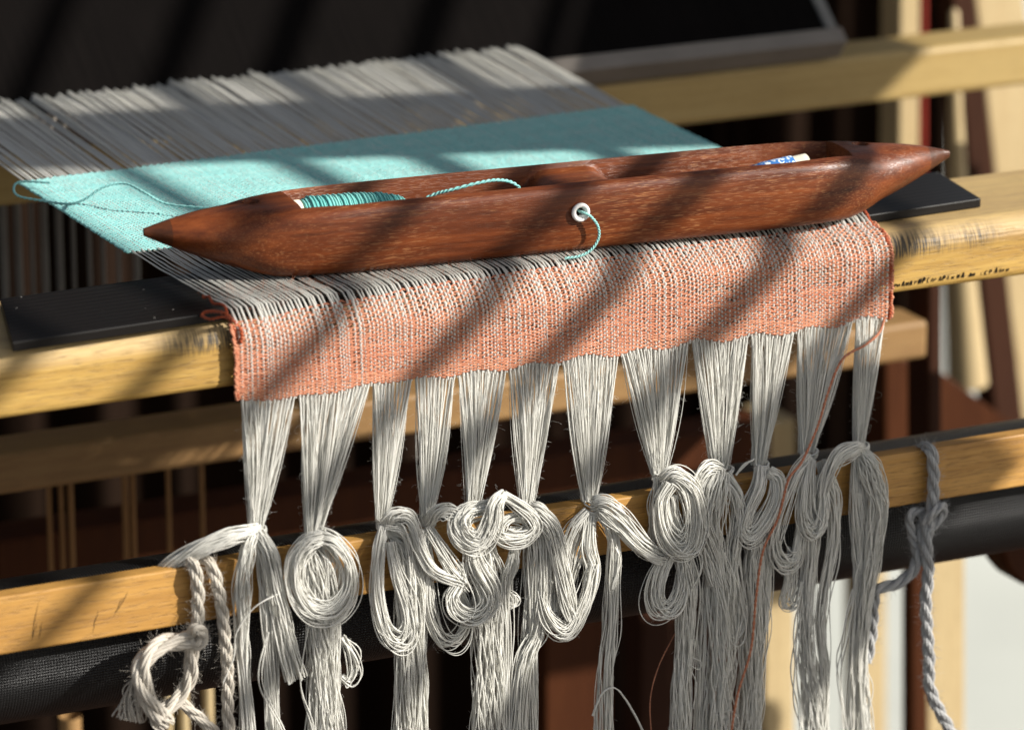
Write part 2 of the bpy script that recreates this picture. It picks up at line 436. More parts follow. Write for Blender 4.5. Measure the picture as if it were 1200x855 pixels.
for px in (196, 214, 243): rod(px, 790, 900, .27, 8 if px > 200 else 6, M['pale'], 'lower_rod')
rod(82, 838, 900, .27, 16, M['tan'], 'lower_rod')

# uprights and planks at right
board('post', [(1056, -60), (1079, -60), (1076, 330), (1052, 330)], .45, .02, M['pale'])
board('strip', [(1082, -60), (1088, -60), (1085, 330), (1077, 330)], .475, .01, M['redp'], 'thin red strip beside the pale post')
# tapering peg with a rounded head
def peg():
    ctr = [(1118, 14), (1118.5, 60), (1119.5, 130), (1122, 205), (1128, 340), (1134, 450)]
    rad = [6, 7.5, 9, 11.5, 19, 26]
    t = Tubes(); P = np.array([at(a, b, y=.42) for a, b in ctr])
    P = np.vstack([P[0]+np.array([0, 0, .0016]), P]); r = np.array([1.5]+rad)/3180*1.28
    t.add(P[None], r[None], 14, (0, 1, 0)); o = t.build('peg', M['pale'], loom); o['label'] = 'pale tapering upright with a rounded tip above the rail'
peg()
board('plank', [(1110, -60), (1135, -60), (1216, 620), (1180, 620)], .44, .018, M['dark'], 'dark slanting plank crossing behind the beam')
board('plank', [(1137, -60), (1194, -60), (1275, 620), (1212, 620)], .50, .018, M['pale'], 'pale slanting plank beside the dark one')
board('post', [(1089, 300), (1104, 300), (1104, 640), (1089, 640)], .235, .02, M['dark'])
board('side_board', [(1038, 412), (1104, 436), (1170, 484), (1230, 520), (1230, 640), (1038, 660)], .36, .02, M['brown'], 'red brown board with a sloping top edge')
board('block', [(904, 494), (933, 490), (933, 580), (904, 580)], .40, .03, M['pale'])
# legs below the roller
board('leg', [(896, 600), (931, 600), (931, 900), (896, 900)], .30, .02, M['pale'])
board('leg', [(1010, 600), (1039, 600), (1039, 900), (1010, 900)], .55, .02, M['pale'])
board('leg', [(1069, 600), (1088, 600), (1088, 900), (1069, 900)], .28, .01, M['brown'])
board('leg', [(1087, 600), (1131, 600), (1131, 900), (1087, 900)], .31, .02, M['pale'])
board('leg', [(640, 640), (716, 640), (716, 900), (640, 900)], .34, .02, M['brown'])
board('leg', [(752, 640), (790, 640), (790, 900), (752, 900)], .42, .02, M['dark'])
board('leg', [(826, 640), (892, 640), (892, 900), (826, 900)], .34, .02, M['brown'])
bm = bmesh.new(); c0 = at(1200, 655, y=.12)
pts = [at(1172, 640, y=.12), at(1215, 640, y=.12), at(1215, 690, y=.12), at(1196, 684, y=.12), at(1182, 668, y=.12)]
prism(bm, pts, np.array([0, .02, 0]), .002); from_bm('bracket', bm, M['brown'], loom)

# ------------------------------------------------------------------ black slat on the beam
slat = bmesh.new()
sk = (.0203-.0006)/(.2138+.1926)
def ySF(x): return .0006+(x+.1926)*sk
pts = [(-.1926, .0006), (.2138, .0203), (.2208, .0648), (-.174, .0560)]
pts = [(-.1926, .0006, .0002), (.2138, .0203, .0002), (.2208, .0640, .0002), (-.178, .0545, .0002)]
prism(slat, pts, np.array([0, 0, .0036]), .0004)
o = from_bm('black_slat', slat, M['slat'], None, label='thin black ribbed slat lying on the front beam under the cloth and shuttle', cat='slat'); recentre(o)

# ------------------------------------------------------------------ apron stick
bm = bmesh.new(); box(bm, -.52, .52, -.010, -.003, -.1062, -.0847, .0007)
st = from_bm('apron_stick', bm, M['pine'], None, label='long golden wooden stick across the front with yarn bundles tied over it', cat='stick')
recentre(st)
t = Tubes()
for a, b_ in (((45, 705), (36, 752)), ((43, 728), (38, 750)), ((50, 728), (45, 748)), ((150, 692), (137, 716)), ((115, 714), (108, 742)), ((144, 700), (133, 722))):
    P = np.linspace(at(*a, y=-.0100), at(*b_, y=-.0100), 5); P[1:4, 0] += rng.normal(0, .0002, 3)
    t.add(P, np.array([[.00003, .00012, .00016, .00012, .00003]]), 4)
t.build('scratch', M['ink'], st, kind='stuff')
# scribbled ink on the lower front edge of the beam
t = Tubes(); px = 1043
inkx = []
while px < 1182:
    if not (1128 < px < 1134 or 1141 < px < 1145):
        base = at(px, 337-(px-1043)*.142, y=.0023); h = random.uniform(.0008, .0021); k = random.choice('abcd')
        u = np.array([1, 0, 0]); v = np.array([.25, 0, 1.0])
        shapes = {'a': [(0, 0), (0, 1), (.6, .9), (.5, .4), (0, .5)], 'b': [(0, 1), (0, 0), (.7, 1), (.7, 0)], 'c': [(.7, 1), (.1, .8), (.1, .1), (.7, 0)], 'd': [(0, 0), (.4, 1), (.8, 0), (.2, .4)]}[k]
        P = np.array([base+u*a*.0012+v*b_*h for a, b_ in shapes]); t.add(catmull(P, 4), random.uniform(.00008, .00022), 4)
    px += random.uniform(3.4, 6.6)
t.build('ink_writing', M['ink'], loom, kind='stuff')

# ------------------------------------------------------------------ woven cloth
cloth = empty('woven_cloth', (.02, 0, -.032), 'half-woven cloth with orange and turquoise bands, its white warp ends tied in bundles', 'cloth')
NE = 172
RC = .0098
def zhem(x): return -.0291-.0033*(x+.1075)/.267+.0008*np.cos((x+.1075)/.267*2*math.pi*11.5+.5*np.sin(x*31))+.0004*np.sin(x*90)+.0003*np.sin(x*260+1)
def smooth(t): t = np.clip(t, 0, 1); return t*t*(3-2*t)
def zlift(Y, x):
    hi = ySF(x)+.0004; lo = np.maximum(hi-.010, -.0006)
    z = .0050*smooth((Y-lo)/(hi-lo))
    return z + .004*np.clip((Y-.06)/.13, 0, 1)+.006*np.clip((Y-.19)/.09, 0, 1)
def edges(Y):
    x0 = np.interp(Y, [-.001, .012, .08, .19, .29], [-.1083, -.1125, -.1165, -.122, -.127])
    x1 = np.interp(Y, [-.001, .02, .125, .19, .29], [.1598, .1580, .1508, .1487, .1455])
    return x0, x1
def surf(xf, s):
    """cloth surface: xf 0..1 across, s metres up from the hem -> point, normal"""
    xf, s = np.broadcast_arrays(np.asarray(xf, float), np.asarray(s, float))
    xa = -.1083+xf*.2681
    zh = zhem(xa); lv = -.009-zh; la = RC*math.pi/2
    th = np.clip((s-lv)/RC, 0, math.pi/2)
    Y = np.where(s < lv+la, .0092-RC*np.cos(th), .0092+(s-lv-la))
    Z = np.where(s < lv, zh+s, -.009+RC*np.sin(th))
    x0, x1 = edges(Y)
    hemtuck = .0012*np.exp(-((s/.008)**2))*np.where(xf < .5, -xf*0, 0)
    X = x0+xf*(x1-x0)
    Z = Z+zlift(Y, X)
    nY = -np.cos(th); nZ = np.sin(th)
    # soft waves of the loose hem
    Y = Y-.0009*np.exp(-((s-.004)/.012)**2)*(1+np.sin(X*70+.6))
    return np.stack([X, Y, Z], -1), np.stack([np.zeros_like(X), nY, nZ], -1)
def s_ofY(xf, Y):
    xa = -.1083+np.asarray(xf)*.2681; lv = -.009-zhem(xa)
    return lv+RC*math.pi/2+(Y-.0092)
def s_or(xf):                                   # upper end of the orange band
    xa = -.1083+np.asarray(xf)*.2681
    return s_ofY(xf, .0015+(xa+.1094)*.043)
def s_t0(xf): return s_ofY(xf, .083-.017*smooth(np.asarray(xf)/.3))  # hidden near edge brought forward to block sun on the tan rail
def s_t1(xf): return s_ofY(xf, .1865+.0075*np.asarray(xf))
NO, NT = 45, 104
def beat(f): return .80*f+.20*f**2.4+.006*np.sin(f*23)+.004*np.sin(f*51+1)
XF = (np.arange(NE)+.5)/NE
jx = rng.normal(0, .26/NE, NE)+.35/NE*np.sin(np.arange(NE)*.9+np.sin(np.arange(NE)*.23)*3)
# warp ends
sgn_i = np.where(np.arange(NE) % 2 == 0, 1.0, -1.0)[:, None]
cols = []; amp = []
jo = np.arange(NO); frO = (jo+.5)/NO
so = s_or(XF)[:, None]*beat(frO)[None]; cols.append(so); amp.append(np.broadcast_to(np.where(jo % 2 == 0, 1, -1)[None]*sgn_i, so.shape))
a_, b_ = s_or(XF)[:, None], s_t0(XF)[:, None]
fr = np.linspace(.03, .97, 16)[None]; sg = a_+(b_-a_)*fr; cols.append(sg); amp.append(np.zeros_like(sg))
frT = ((np.arange(NT)+.5)/NT)[None]; a2 = s_t1(XF)[:, None]; stq = b_+(a2-b_)*frT; cols.append(stq)
amp.append(np.broadcast_to(np.where(np.arange(NT) % 2 == 0, 1, -1)[None]*sgn_i, stq.shape))
fr = np.linspace(.02, 1, 8)[None]; send = s_ofY(XF, .292)[:, None]; sw = a2+(send-a2)*fr; cols.append(sw); amp.append(np.zeros_like(sw))
S = np.concatenate(cols, 1); A = np.concatenate(amp, 1)
S = np.concatenate([np.full((NE, 1), -.0008), S], 1); A = np.concatenate([np.zeros((NE, 1)), A], 1)
wx = XF[:, None]+jx[:, None]*.6+rng.normal(0, .05/NE, S.shape)
P, Nn = surf(wx, S); gi0 = 1+NO+16
AMPL = np.full(S.shape, .00036); AMPL[:, gi0:] = .00022; LF = np.zeros(S.shape); LF[:, 1:1+NO] = frO[None]**2
P = P+Nn*(A*AMPL+.00004+.00024*LF)[..., None]
# open warp: slight random heights, shed towards the panel
gi = 1+NO; P[:, gi:gi+16, 0] += (rng.normal(0, .00028, (NE, 1))*np.sin(np.linspace(0, math.pi, 16))[None])
zj = rng.normal(0, .0004, NE)+np.where(np.arange(NE) % 2 == 0, .0004, -.0004)
P[:, -8:, 2] += zj[:, None]*np.linspace(.1, 1, 8)[None]**1.5
P[:, -8:, 0] += rng.normal(0, .0005, NE)[:, None]*np.linspace(0, 1, 8)[None]
RW = np.full(P.shape[:2], .00039); RW[:, gi:gi+16] = .00032; RW[:, gi-24:gi] = np.linspace(.00039, .00048, 24); RW[:, -8:] = .00027
T = Tubes(); T.add(P, RW*rng.uniform(.85, 1.15, (NE, 1))*np.clip(rng.normal(1, .10, RW.shape), .7, 1.3), 5, (1, 0, 0))
for q in range(5):                      # the finer doubled ends between cloth and panel
    P2 = P[:, -9:].copy(); P2[:, :, 0] += .00027*(q+1)*(np.linspace(0, 1, 9)**.6)[None]+rng.normal(0, .0002, (NE, 1)); P2[:, :, 2] += rng.normal(0, .0005, (NE, 1))*np.linspace(0, 1, 9)[None]
    T.add(P2, rng.uniform(.00022, .00030, NE), 5, (1, 0, 0))
T.build('warp_threads', M['warp'], cloth, kind='stuff')
# weft: serpentine rows with turns at the edges
def weft(n, sfun, mat, name, rad, turn_rad, wthin):
    T = Tubes(); i = np.arange(NE)
    e = .45/NE
    xf = np.concatenate([[-e*1.2, -e*.2], XF, [1+e*.2, 1+e*1.2]])
    rows = []
    for j in range(n):
        s = sfun(xf, (j+.5)/n)+rng.normal(0, .00012, len(xf))+.00022*np.sin(xf*40+j*.35)+.0003*np.sin(xf*13+j*.11)*np.sin(j*.3)
        p, nn = surf(xf, s)
        a = np.concatenate([[0, 0], -np.where((i+j) % 2 == 0, 1, -1), [0, 0]])*.00036
        p = p+nn*a[:, None]; rows.append(p)
    T.add(np.array(rows), rad*(1-wthin*np.linspace(0, 1, n)[:, None])*np.clip(rng.normal(1, .16, (n, len(xf))), .6, 1.5), 5, (0, -.7, .7))
    for j in range(n-1):
        for side in (0, -1):
            p, q = rows[j][side], rows[j+1][side]; d = rng.uniform(.0004, .0013)*(-1 if side == 0 else 1)
            m_ = (p+q)/2
            C = np.array([p, p*.7+m_*.3+[d*.8, -.0003, 0], m_+[d, -.0005, .0003], q*.7+m_*.3+[d*.8, -.0003, 0], q])
            T.add(catmull(C, 3), turn_rad, 5, (1, .3, 0))
    return T.build(name, mat, cloth, kind='stuff')
weft(NO, lambda x, f: s_or(x)*beat(f), M['orange'], 'orange_weft', .00046, .00056, .08)
weft(NT, lambda x, f: s_t0(x)+(s_t1(x)-s_t0(x))*f, M['teal'], 'turquoise_weft', .00054, .00048, 0)

# ---- bundles of warp ends below the hem
YS = -.010
def P3(px, py, d): return at(px, py, y=YS-d/1000)
FUZZ = []                                        # polylines that grow fine hairs
def hank(T, pts, rad, n, thr=.00036, ref=(0, -1, 0), k=9, wav=.22, flat=.65, twist=.7, fuzz=True, loose=0):
    """a hank of n yarns following pixel points (px, py, mm before the stick face)"""
    P = catmull([P3(*p) for p in pts], k); m = len(P)
    r = np.interp(np.linspace(0, 1, m), np.linspace(0, 1, len(rad)), np.array(rad)/3180.0)
    Tn = np.gradient(P, axis=0); Tn /= np.linalg.norm(Tn, axis=1, keepdims=True)
    S_ = np.cross(Tn, np.array(ref, float)); S_ /= np.linalg.norm(S_, axis=1, keepdims=True)+1e-9
    B_ = np.cross(S_, Tn)
    rho = np.sqrt(rng.uniform(.03, 1, n)); ph = rng.uniform(0, 2*math.pi, n)
    t = np.linspace(0, 1, m)
    L = np.linalg.norm(np.diff(P, axis=0), axis=1).sum()
    cyc = max(1.0, L/.03)
    w1 = np.sin(2*math.pi*(t[None]*cyc*rng.uniform(.5, 1.2, n)[:, None]+rng.uniform(0, 1, n)[:, None]))
    w2 = np.sin(2*math.pi*(t[None]*cyc*rng.uniform(.5, 1.2, n)[:, None]+rng.uniform(0, 1, n)[:, None]))
    tw = twist*(t[None]-.5)*2
    u = rho[:, None]*np.cos(ph[:, None]+tw)+wav*w1; v = rho[:, None]*np.sin(ph[:, None]+tw)+wav*w2
    Q = P[None]+r[None, :, None]*(u[..., None]*S_[None]+flat*v[..., None]*B_[None])
    if loose:
        cen = P.mean(0); k_ = rng.normal(0, loose, n)[:, None, None]*np.sin(math.pi*t)[None, :, None]
        sh_ = rng.normal(0, loose*.012, (n, 1, 3))*np.sin(math.pi*t)[None, :, None]
        Q = Q+(Q-cen)*k_+sh_*np.array([1, .5, 1])
    stray = rng.uniform(0, 1, n) < .12
    if n > 6 and stray.any():
        ns = int(stray.sum()); amp_ = rng.uniform(.0006, .0022, (ns, 1, 1)); env = np.sin(math.pi*np.clip(t*1.02, 0, 1))[None, :, None]
        ph_ = rng.uniform(0, 6.28, (ns, 1)); wv_ = np.sin(t[None]*rng.uniform(3, 9, (ns, 1))+ph_)
        Q[stray] += amp_*env*(wv_[..., None]*S_[None])
    T.add(Q, rng.uniform(thr*.75, thr*1.15, n)[:, None]*(1+.18*np.sin(t[None]*rng.uniform(20, 60, (n, 1))+ph[:, None])), 5, ref)
    if fuzz: FUZZ.extend(list(Q[::3]))
    return Q
def coil(T, p, r, h, n=9, thr=.00036):
    """a tight wrap of yarns round a knot"""
    c = P3(*p); a = np.linspace(0, 2*math.pi*1.05, 22)
    for i in range(n):
        rr_ = r/3180*rng.uniform(.85, 1.1); z = rng.uniform(-h, h)/3180; tl = rng.uniform(-.3, .3)
        Q = np.stack([c[0]+rr_*np.cos(a), c[1]+rr_*.8*np.sin(a), c[2]+z+tl*rr_*np.cos(a)+.0006*np.sin(a)], -1)
        T.add(Q, thr, 5, (0, 0, 1))
tops = [(284, 346), (350, 434), (438, 482), (486, 535), (540, 593), (598, 656), (662, 724), (730, 806), (815, 878), (882, 931), (935, 1001), (1003, 1034)]
knots = [(303, 622), (370, 625), (450, 612), (502, 610), (557, 597), (621, 592), (694, 588), (775, 556), (847, 552), (892, 546), (948, 532), (1010, 524)]
kr = [9, 11, 8, 8, 9, 9, 10, 11, 12, 9, 10, 8]
hemP, _ = surf(XF, np.zeros(NE)+.0006)
def project(P):
    v = P-CAM; z = v@FWD; return CX+FPX*(v@RGT)/z
hpx = np.array([project(p) for p in hemP])
cent = np.array([(a+b)/2 for a, b in tops]); half = np.array([(b-a)/2 for a, b in tops])
own = np.array([np.argmin(np.maximum(np.abs(x-cent)-half, 0)+1e-3*np.abs(x-cent)) for x in hpx])
# tails: per bundle a list of (kind, points, radii px, n)
D = 4.0
H = [
 # 1
 [('hank', [(303, 622, 0), (292, 626, 3), (270, 630, 4), (240, 640, 2), (212, 655, -2), (192, 668, -6)], [8, 10, 12, 11, 10, 9], 26),
  ('hank', [(300, 622, 2), (290, 645, 5), (283, 690, 5), (284, 740, 4), (286, 790, 4), (291, 870, 4)], [7, 10, 12, 9, 7, 9], 20),
  ('hank', [(303, 622, 2), (316, 650, 6), (325, 700, 6), (333, 745, 6), (345, 796, 6)], [7, 10, 11, 11, 14], 26),
  ('hank', [(305, 640, 2), (312, 700, 4), (317, 770, 4), (320, 870, 4)], [6, 8, 8, 9], 16),
  ('loose_thread', [(340, 690, 7), (300, 710, 9), (278, 740, 8), (275, 770, 7), (262, 800, 7)], [1, 1, 1], 1),
  ('loose_thread', [(316, 740, 7), (306, 800, 8), (330, 850, 8), (345, 870, 8)], [2, 3, 3], 2)],
 # 2
 [('slip_loop', [(370, 626, 4), (392, 634, 8), (409, 660, 8), (408, 692, 8), (388, 716, 9), (362, 714, 9), (344, 688, 8), (343, 655, 8), (358, 634, 7), (376, 628, 6)], [11, 10, 9, 9, 10, 9, 9, 10, 11, 10], 22),
  ('slip_loop', [(372, 628, 4), (396, 642, 6), (411, 672, 6), (406, 704, 6), (388, 724, 7), (364, 718, 7), (350, 690, 6), (350, 660, 6), (364, 640, 6)], [8, 7, 7, 7, 7, 7, 7, 8, 8], 14),
  ('hank', [(368, 636, 1), (374, 665, 4), (378, 720, 5), (380, 790, 4), (381, 870, 4)], [12, 21, 19, 20, 24], 46),
  ('slip_loop', [(402, 745, 4), (413, 765, 5), (416, 785, 5), (408, 799, 5), (400, 792, 4)], [5, 5, 5, 5, 4], 9),
  ('loose_thread', [(362, 720, 7), (355, 770, 8), (352, 810, 8), (366, 850, 8), (368, 870, 8)], [1, 2, 2], 2)],
 # 3
 [('hank', [(450, 614, 2), (462, 604, 5), (480, 608, 7), (492, 640, 8), (508, 668, 8), (542, 684, 7)], [7, 9, 9, 9, 8, 7], 18),
  ('slip_loop', [(450, 616, 2), (444, 650, 5), (443, 700, 6), (453, 740, 7), (470, 752, 7), (480, 738, 7), (477, 708, 6), (465, 672, 6), (458, 634, 5)], [7, 8, 8, 8, 8, 8, 8, 7, 6], 16),
  ('hank', [(456, 622, 1), (472, 640, 3), (480, 690, 4), (481, 770, 4), (479, 870, 4)], [7, 13, 17, 19, 22], 40),
  ('hank', [(452, 616, 3), (470, 622, 6), (478, 640, 6), (482, 690, 6), (484, 720, 5)], [5, 6, 6, 6, 5], 9)],
 # 4
 [('hank', [(502, 614, 2), (512, 601, 6), (526, 598, 7), (540, 606, 6), (552, 604, 5)], [7, 9, 9, 9, 8], 18),
  ('hank', [(502, 616, 2), (516, 640, 6), (532, 668, 7), (548, 690, 6)], [6, 8, 9, 8], 12),
  ('slip_loop', [(498, 620, 2), (500, 670, 4), (503, 715, 5), (514, 746, 5), (530, 754, 5), (543, 740, 5), (547, 712, 4), (540, 690, 3)], [7, 8, 6, 5, 6, 6, 6, 5], 12),
  ('hank', [(500, 620, 1), (494, 660, 4), (492, 720, 3), (492, 800, 3), (494, 870, 3)], [7, 9, 9, 9, 10], 18)],
 # 5
 [('slip_loop', [(590, 580, 9), (582, 588, 11), (573, 612, 11), (560, 632, 11), (546, 626, 10), (540, 612, 9), (548, 600, 8), (566, 596, 8), (584, 590, 9)], [7, 9, 10, 8, 8, 9, 9, 9, 8], 22),
  ('slip_loop', [(590, 578, 9), (580, 592, 12), (576, 614, 12), (566, 634, 11), (550, 636, 10), (536, 622, 9), (537, 606, 8), (552, 598, 7)], [6, 8, 8, 7, 8, 8, 8, 8], 16),
  ('slip_loop', [(552, 630, 5), (556, 660, 8), (571, 690, 9), (570, 712, 10), (553, 724, 10), (535, 716, 9), (529, 700, 8), (538, 684, 7), (546, 660, 6)], [8, 10, 11, 9, 8, 7, 5, 6, 7], 24),
  ('hank', [(562, 620, 3), (572, 660, 4), (574, 710, 4), (574, 790, 4), (573, 870, 4)], [12, 18, 20, 21, 24], 46),
  ('hank', [(604, 640, 4), (600, 660, 6), (592, 690, 5), (592, 760, 4), (588, 870, 4)], [7, 10, 9, 8, 12], 18),
  ('slip_loop', [(594, 690, 4), (602, 700, 5), (602, 708, 5), (596, 711, 5)], [4, 3, 3, 3], 6)],
 # 6
 [('slip_loop', [(590, 580, 8), (606, 590, 9), (622, 602, 9), (629, 616, 9), (620, 628, 9), (602, 632, 9), (586, 626, 8), (588, 612, 7), (604, 604, 7), (622, 606, 8)], [6, 7, 7, 8, 8, 8, 7, 7, 6, 6], 18),
  ('slip_loop', [(598, 606, 5), (618, 612, 6), (622, 620, 7), (610, 624, 7), (596, 620, 6)], [6, 6, 6, 6, 5], 10),
  ('hank', [(621, 594, 3), (634, 602, 8), (648, 622, 9), (656, 660, 9), (664, 700, 9), (670, 724, 9)], [8, 10, 11, 11, 11, 9], 26),
  ('hank', [(630, 604, 4), (640, 640, 6), (636, 700, 6), (630, 740, 5), (612, 780, 5), (604, 870, 5)], [8, 11, 10, 11, 12, 14], 30),
  ('slip_loop', [(632, 690, 6), (640, 722, 8), (654, 740, 9), (668, 738, 9), (680, 716, 9), (690, 690, 8), (696, 660, 7)], [6, 7, 8, 9, 8, 7, 7], 16),
  ('hank', [(624, 600, 2), (624, 640, 4), (622, 700, 4), (620, 780, 3), (620, 870, 3)], [8, 12, 11, 10, 12], 24)],
 # 7
 [('hank', [(694, 590, 2), (708, 592, 6), (726, 608, 8), (748, 634, 8), (768, 650, 7), (778, 655, 6)], [9, 11, 12, 11, 10, 8], 30),
  ('hank', [(688, 600, 3), (672, 618, 5), (660, 650, 5), (652, 690, 5), (648, 716, 6)], [6, 9, 9, 8, 6], 12),
  ('hank', [(692, 604, 3), (690, 640, 6), (694, 670, 6), (684, 710, 7), (668, 740, 8), (656, 744, 8)], [7, 10, 9, 8, 8, 7], 20),
  ('hank', [(690, 602, 3), (676, 650, 4), (664, 690, 4), (650, 726, 5)], [6, 10, 9, 6], 11),
  ('hank', [(704, 600, 3), (718, 626, 5), (717, 680, 5), (714, 740, 5), (709, 790, 5), (708, 870, 5)], [7, 10, 9, 9, 11, 12], 24),
  ('loose_thread', [(722, 640, 7), (726, 660, 7), (718, 690, 7)], [2, 2, 2], 3),
  ('loose_thread', [(694, 838, 8), (706, 812, 9), (722, 806, 9), (738, 826, 9), (756, 862, 9)], [.8, .8, .8], 2),
  ('coil', (696, 600, 1.0), 12, 9)],
 # 8
 [('slip_loop', [(776, 562, 4), (790, 556, 8), (808, 572, 9), (815, 606, 10), (808, 636, 10), (792, 640, 10), (778, 618, 9), (775, 588, 8), (786, 566, 8)], [9, 10, 10, 10, 11, 11, 9, 9, 9], 30),
  ('slip_loop', [(780, 566, 4), (796, 560, 7), (812, 590, 8), (812, 625, 8), (798, 632, 8), (788, 606, 7), (786, 580, 7)], [8, 9, 9, 9, 9, 8, 8], 18),
  ('slip_loop', [(788, 640, 6), (772, 672, 7), (767, 698, 8), (774, 714, 8), (788, 712, 8), (798, 692, 7), (802, 660, 6)], [8, 10, 9, 8, 8, 8, 7], 22),
  ('hank', [(800, 640, 5), (806, 680, 6), (805, 740, 5), (800, 800, 5), (798, 870, 5)], [12, 14, 13, 13, 15], 32),
  ('hank', [(772, 560, 2), (766, 600, 3), (765, 650, 3)], [6, 6, 5], 12),
  ('loose_thread', [(814, 640, 8), (822, 655, 8), (820, 672, 8), (810, 690, 7)], [2, 2, 2], 3)],
 # 9
 [('hank', [(846, 552, 3), (832, 548, 6), (820, 560, 7), (816, 580, 6), (820, 600, 5)], [8, 10, 8, 7, 6], 14),
  ('hank', [(846, 554, 4), (840, 575, 8), (832, 610, 8), (836, 640, 7), (842, 680, 6)], [12, 18, 18, 17, 16], 40),
  ('hank', [(848, 556, 3), (862, 580, 7), (864, 610, 7), (856, 650, 6), (850, 690, 5)], [8, 11, 11, 11, 11], 24),
  ('hank', [(840, 640, 4), (846, 690, 5), (846, 760, 5), (842, 810, 5), (838, 870, 5)], [16, 21, 20, 18, 20], 46),
  ('slip_loop', [(858, 640, 5), (866, 690, 6), (871, 722, 6), (864, 742, 6), (854, 736, 5), (850, 700, 5)], [8, 7, 6, 6, 6, 6], 14),
  ('hank', [(834, 600, 4), (828, 680, 4), (822, 760, 4), (818, 870, 4)], [7, 7, 6, 6], 10),
  ('loose_thread', [(862, 556, 4), (874, 544, 5), (884, 538, 4)], [1.5, 1.5, 1.5], 4)],
 # 10
 [('slip_loop', [(892, 548, 4), (888, 570, 7), (876, 596, 8), (870, 618, 8), (880, 626, 8), (896, 612, 8), (910, 586, 8), (911, 562, 7), (900, 552, 6)], [8, 10, 9, 8, 8, 9, 8, 7, 7], 26),
  ('hank', [(888, 600, 3), (886, 650, 4), (884, 720, 4), (880, 800, 4), (876, 870, 4)], [10, 16, 18, 17, 18], 40),
  ('hank', [(896, 600, 3), (900, 660, 4), (896, 720, 4), (890, 760, 4)], [6, 8, 7, 6], 12)],
 # 11
 [('slip_loop', [(948, 536, 3), (932, 556, 6), (918, 590, 7), (908, 626, 7), (908, 646, 7), (918, 660, 7), (932, 654, 7), (938, 624, 6), (944, 580, 5)], [8, 9, 8, 7, 6, 6, 6, 7, 7], 20),
  ('slip_loop', [(950, 538, 4), (946, 570, 7), (944, 604, 8), (952, 620, 8), (961, 612, 8), (964, 585, 7), (962, 556, 6)], [8, 9, 9, 9, 8, 8, 8], 22),
  ('hank', [(950, 560, 3), (951, 620, 5), (947, 690, 5), (946, 760, 5), (952, 810, 5), (956, 870, 5)], [10, 13, 12, 11, 13, 15], 34),
  ('hank', [(962, 540, 3), (976, 580, 5), (977, 630, 5), (966, 690, 5), (962, 740, 5), (966, 800, 5), (962, 870, 5)], [7, 10, 8, 7, 7, 8, 9], 20),
  ('slip_loop', [(928, 640, 4), (926, 680, 5), (920, 704, 5), (930, 706, 5), (938, 680, 5)], [6, 6, 5, 5, 5], 10),
  ('loose_thread', [(940, 700, 6), (932, 760, 7), (934, 820, 7), (944, 870, 7)], [3, 4, 3], 4)],
 # 12
 [('hank', [(1010, 526, 3), (1000, 527, 7), (982, 536, 8), (970, 556, 8), (962, 580, 7)], [7, 10, 11, 10, 8], 28),
  ('hank', [(1008, 528, 3), (1018, 550, 6), (1026, 590, 6), (1020, 640, 6), (1012, 690, 6), (1006, 760, 6), (1004, 870, 6)], [8, 15, 17, 16, 14, 12, 15], 48),
  ('hank', [(1004, 530, 3), (1004, 580, 5), (1006, 640, 5), (1008, 690, 5)], [6, 9, 10, 9], 20),
  ('loose_thread', [(1000, 690, 7), (990, 740, 8), (984, 790, 8), (992, 870, 8)], [2, 5, 4], 4),
  ('hank', [(1008, 760, 6), (1012, 810, 6), (1018, 870, 6)], [7, 9, 9], 14)],
]
blabel = ['first warp bundle at the left edge, combed over the stick beside the cord', 'warp bundle with a big round slip loop', None, None,
          'warp bundle with a swirl on top and a drooping loop', None, 'warp bundle pulled to the right in a thick hank', 'warp bundle with an upright oval loop', None, None, None, None]
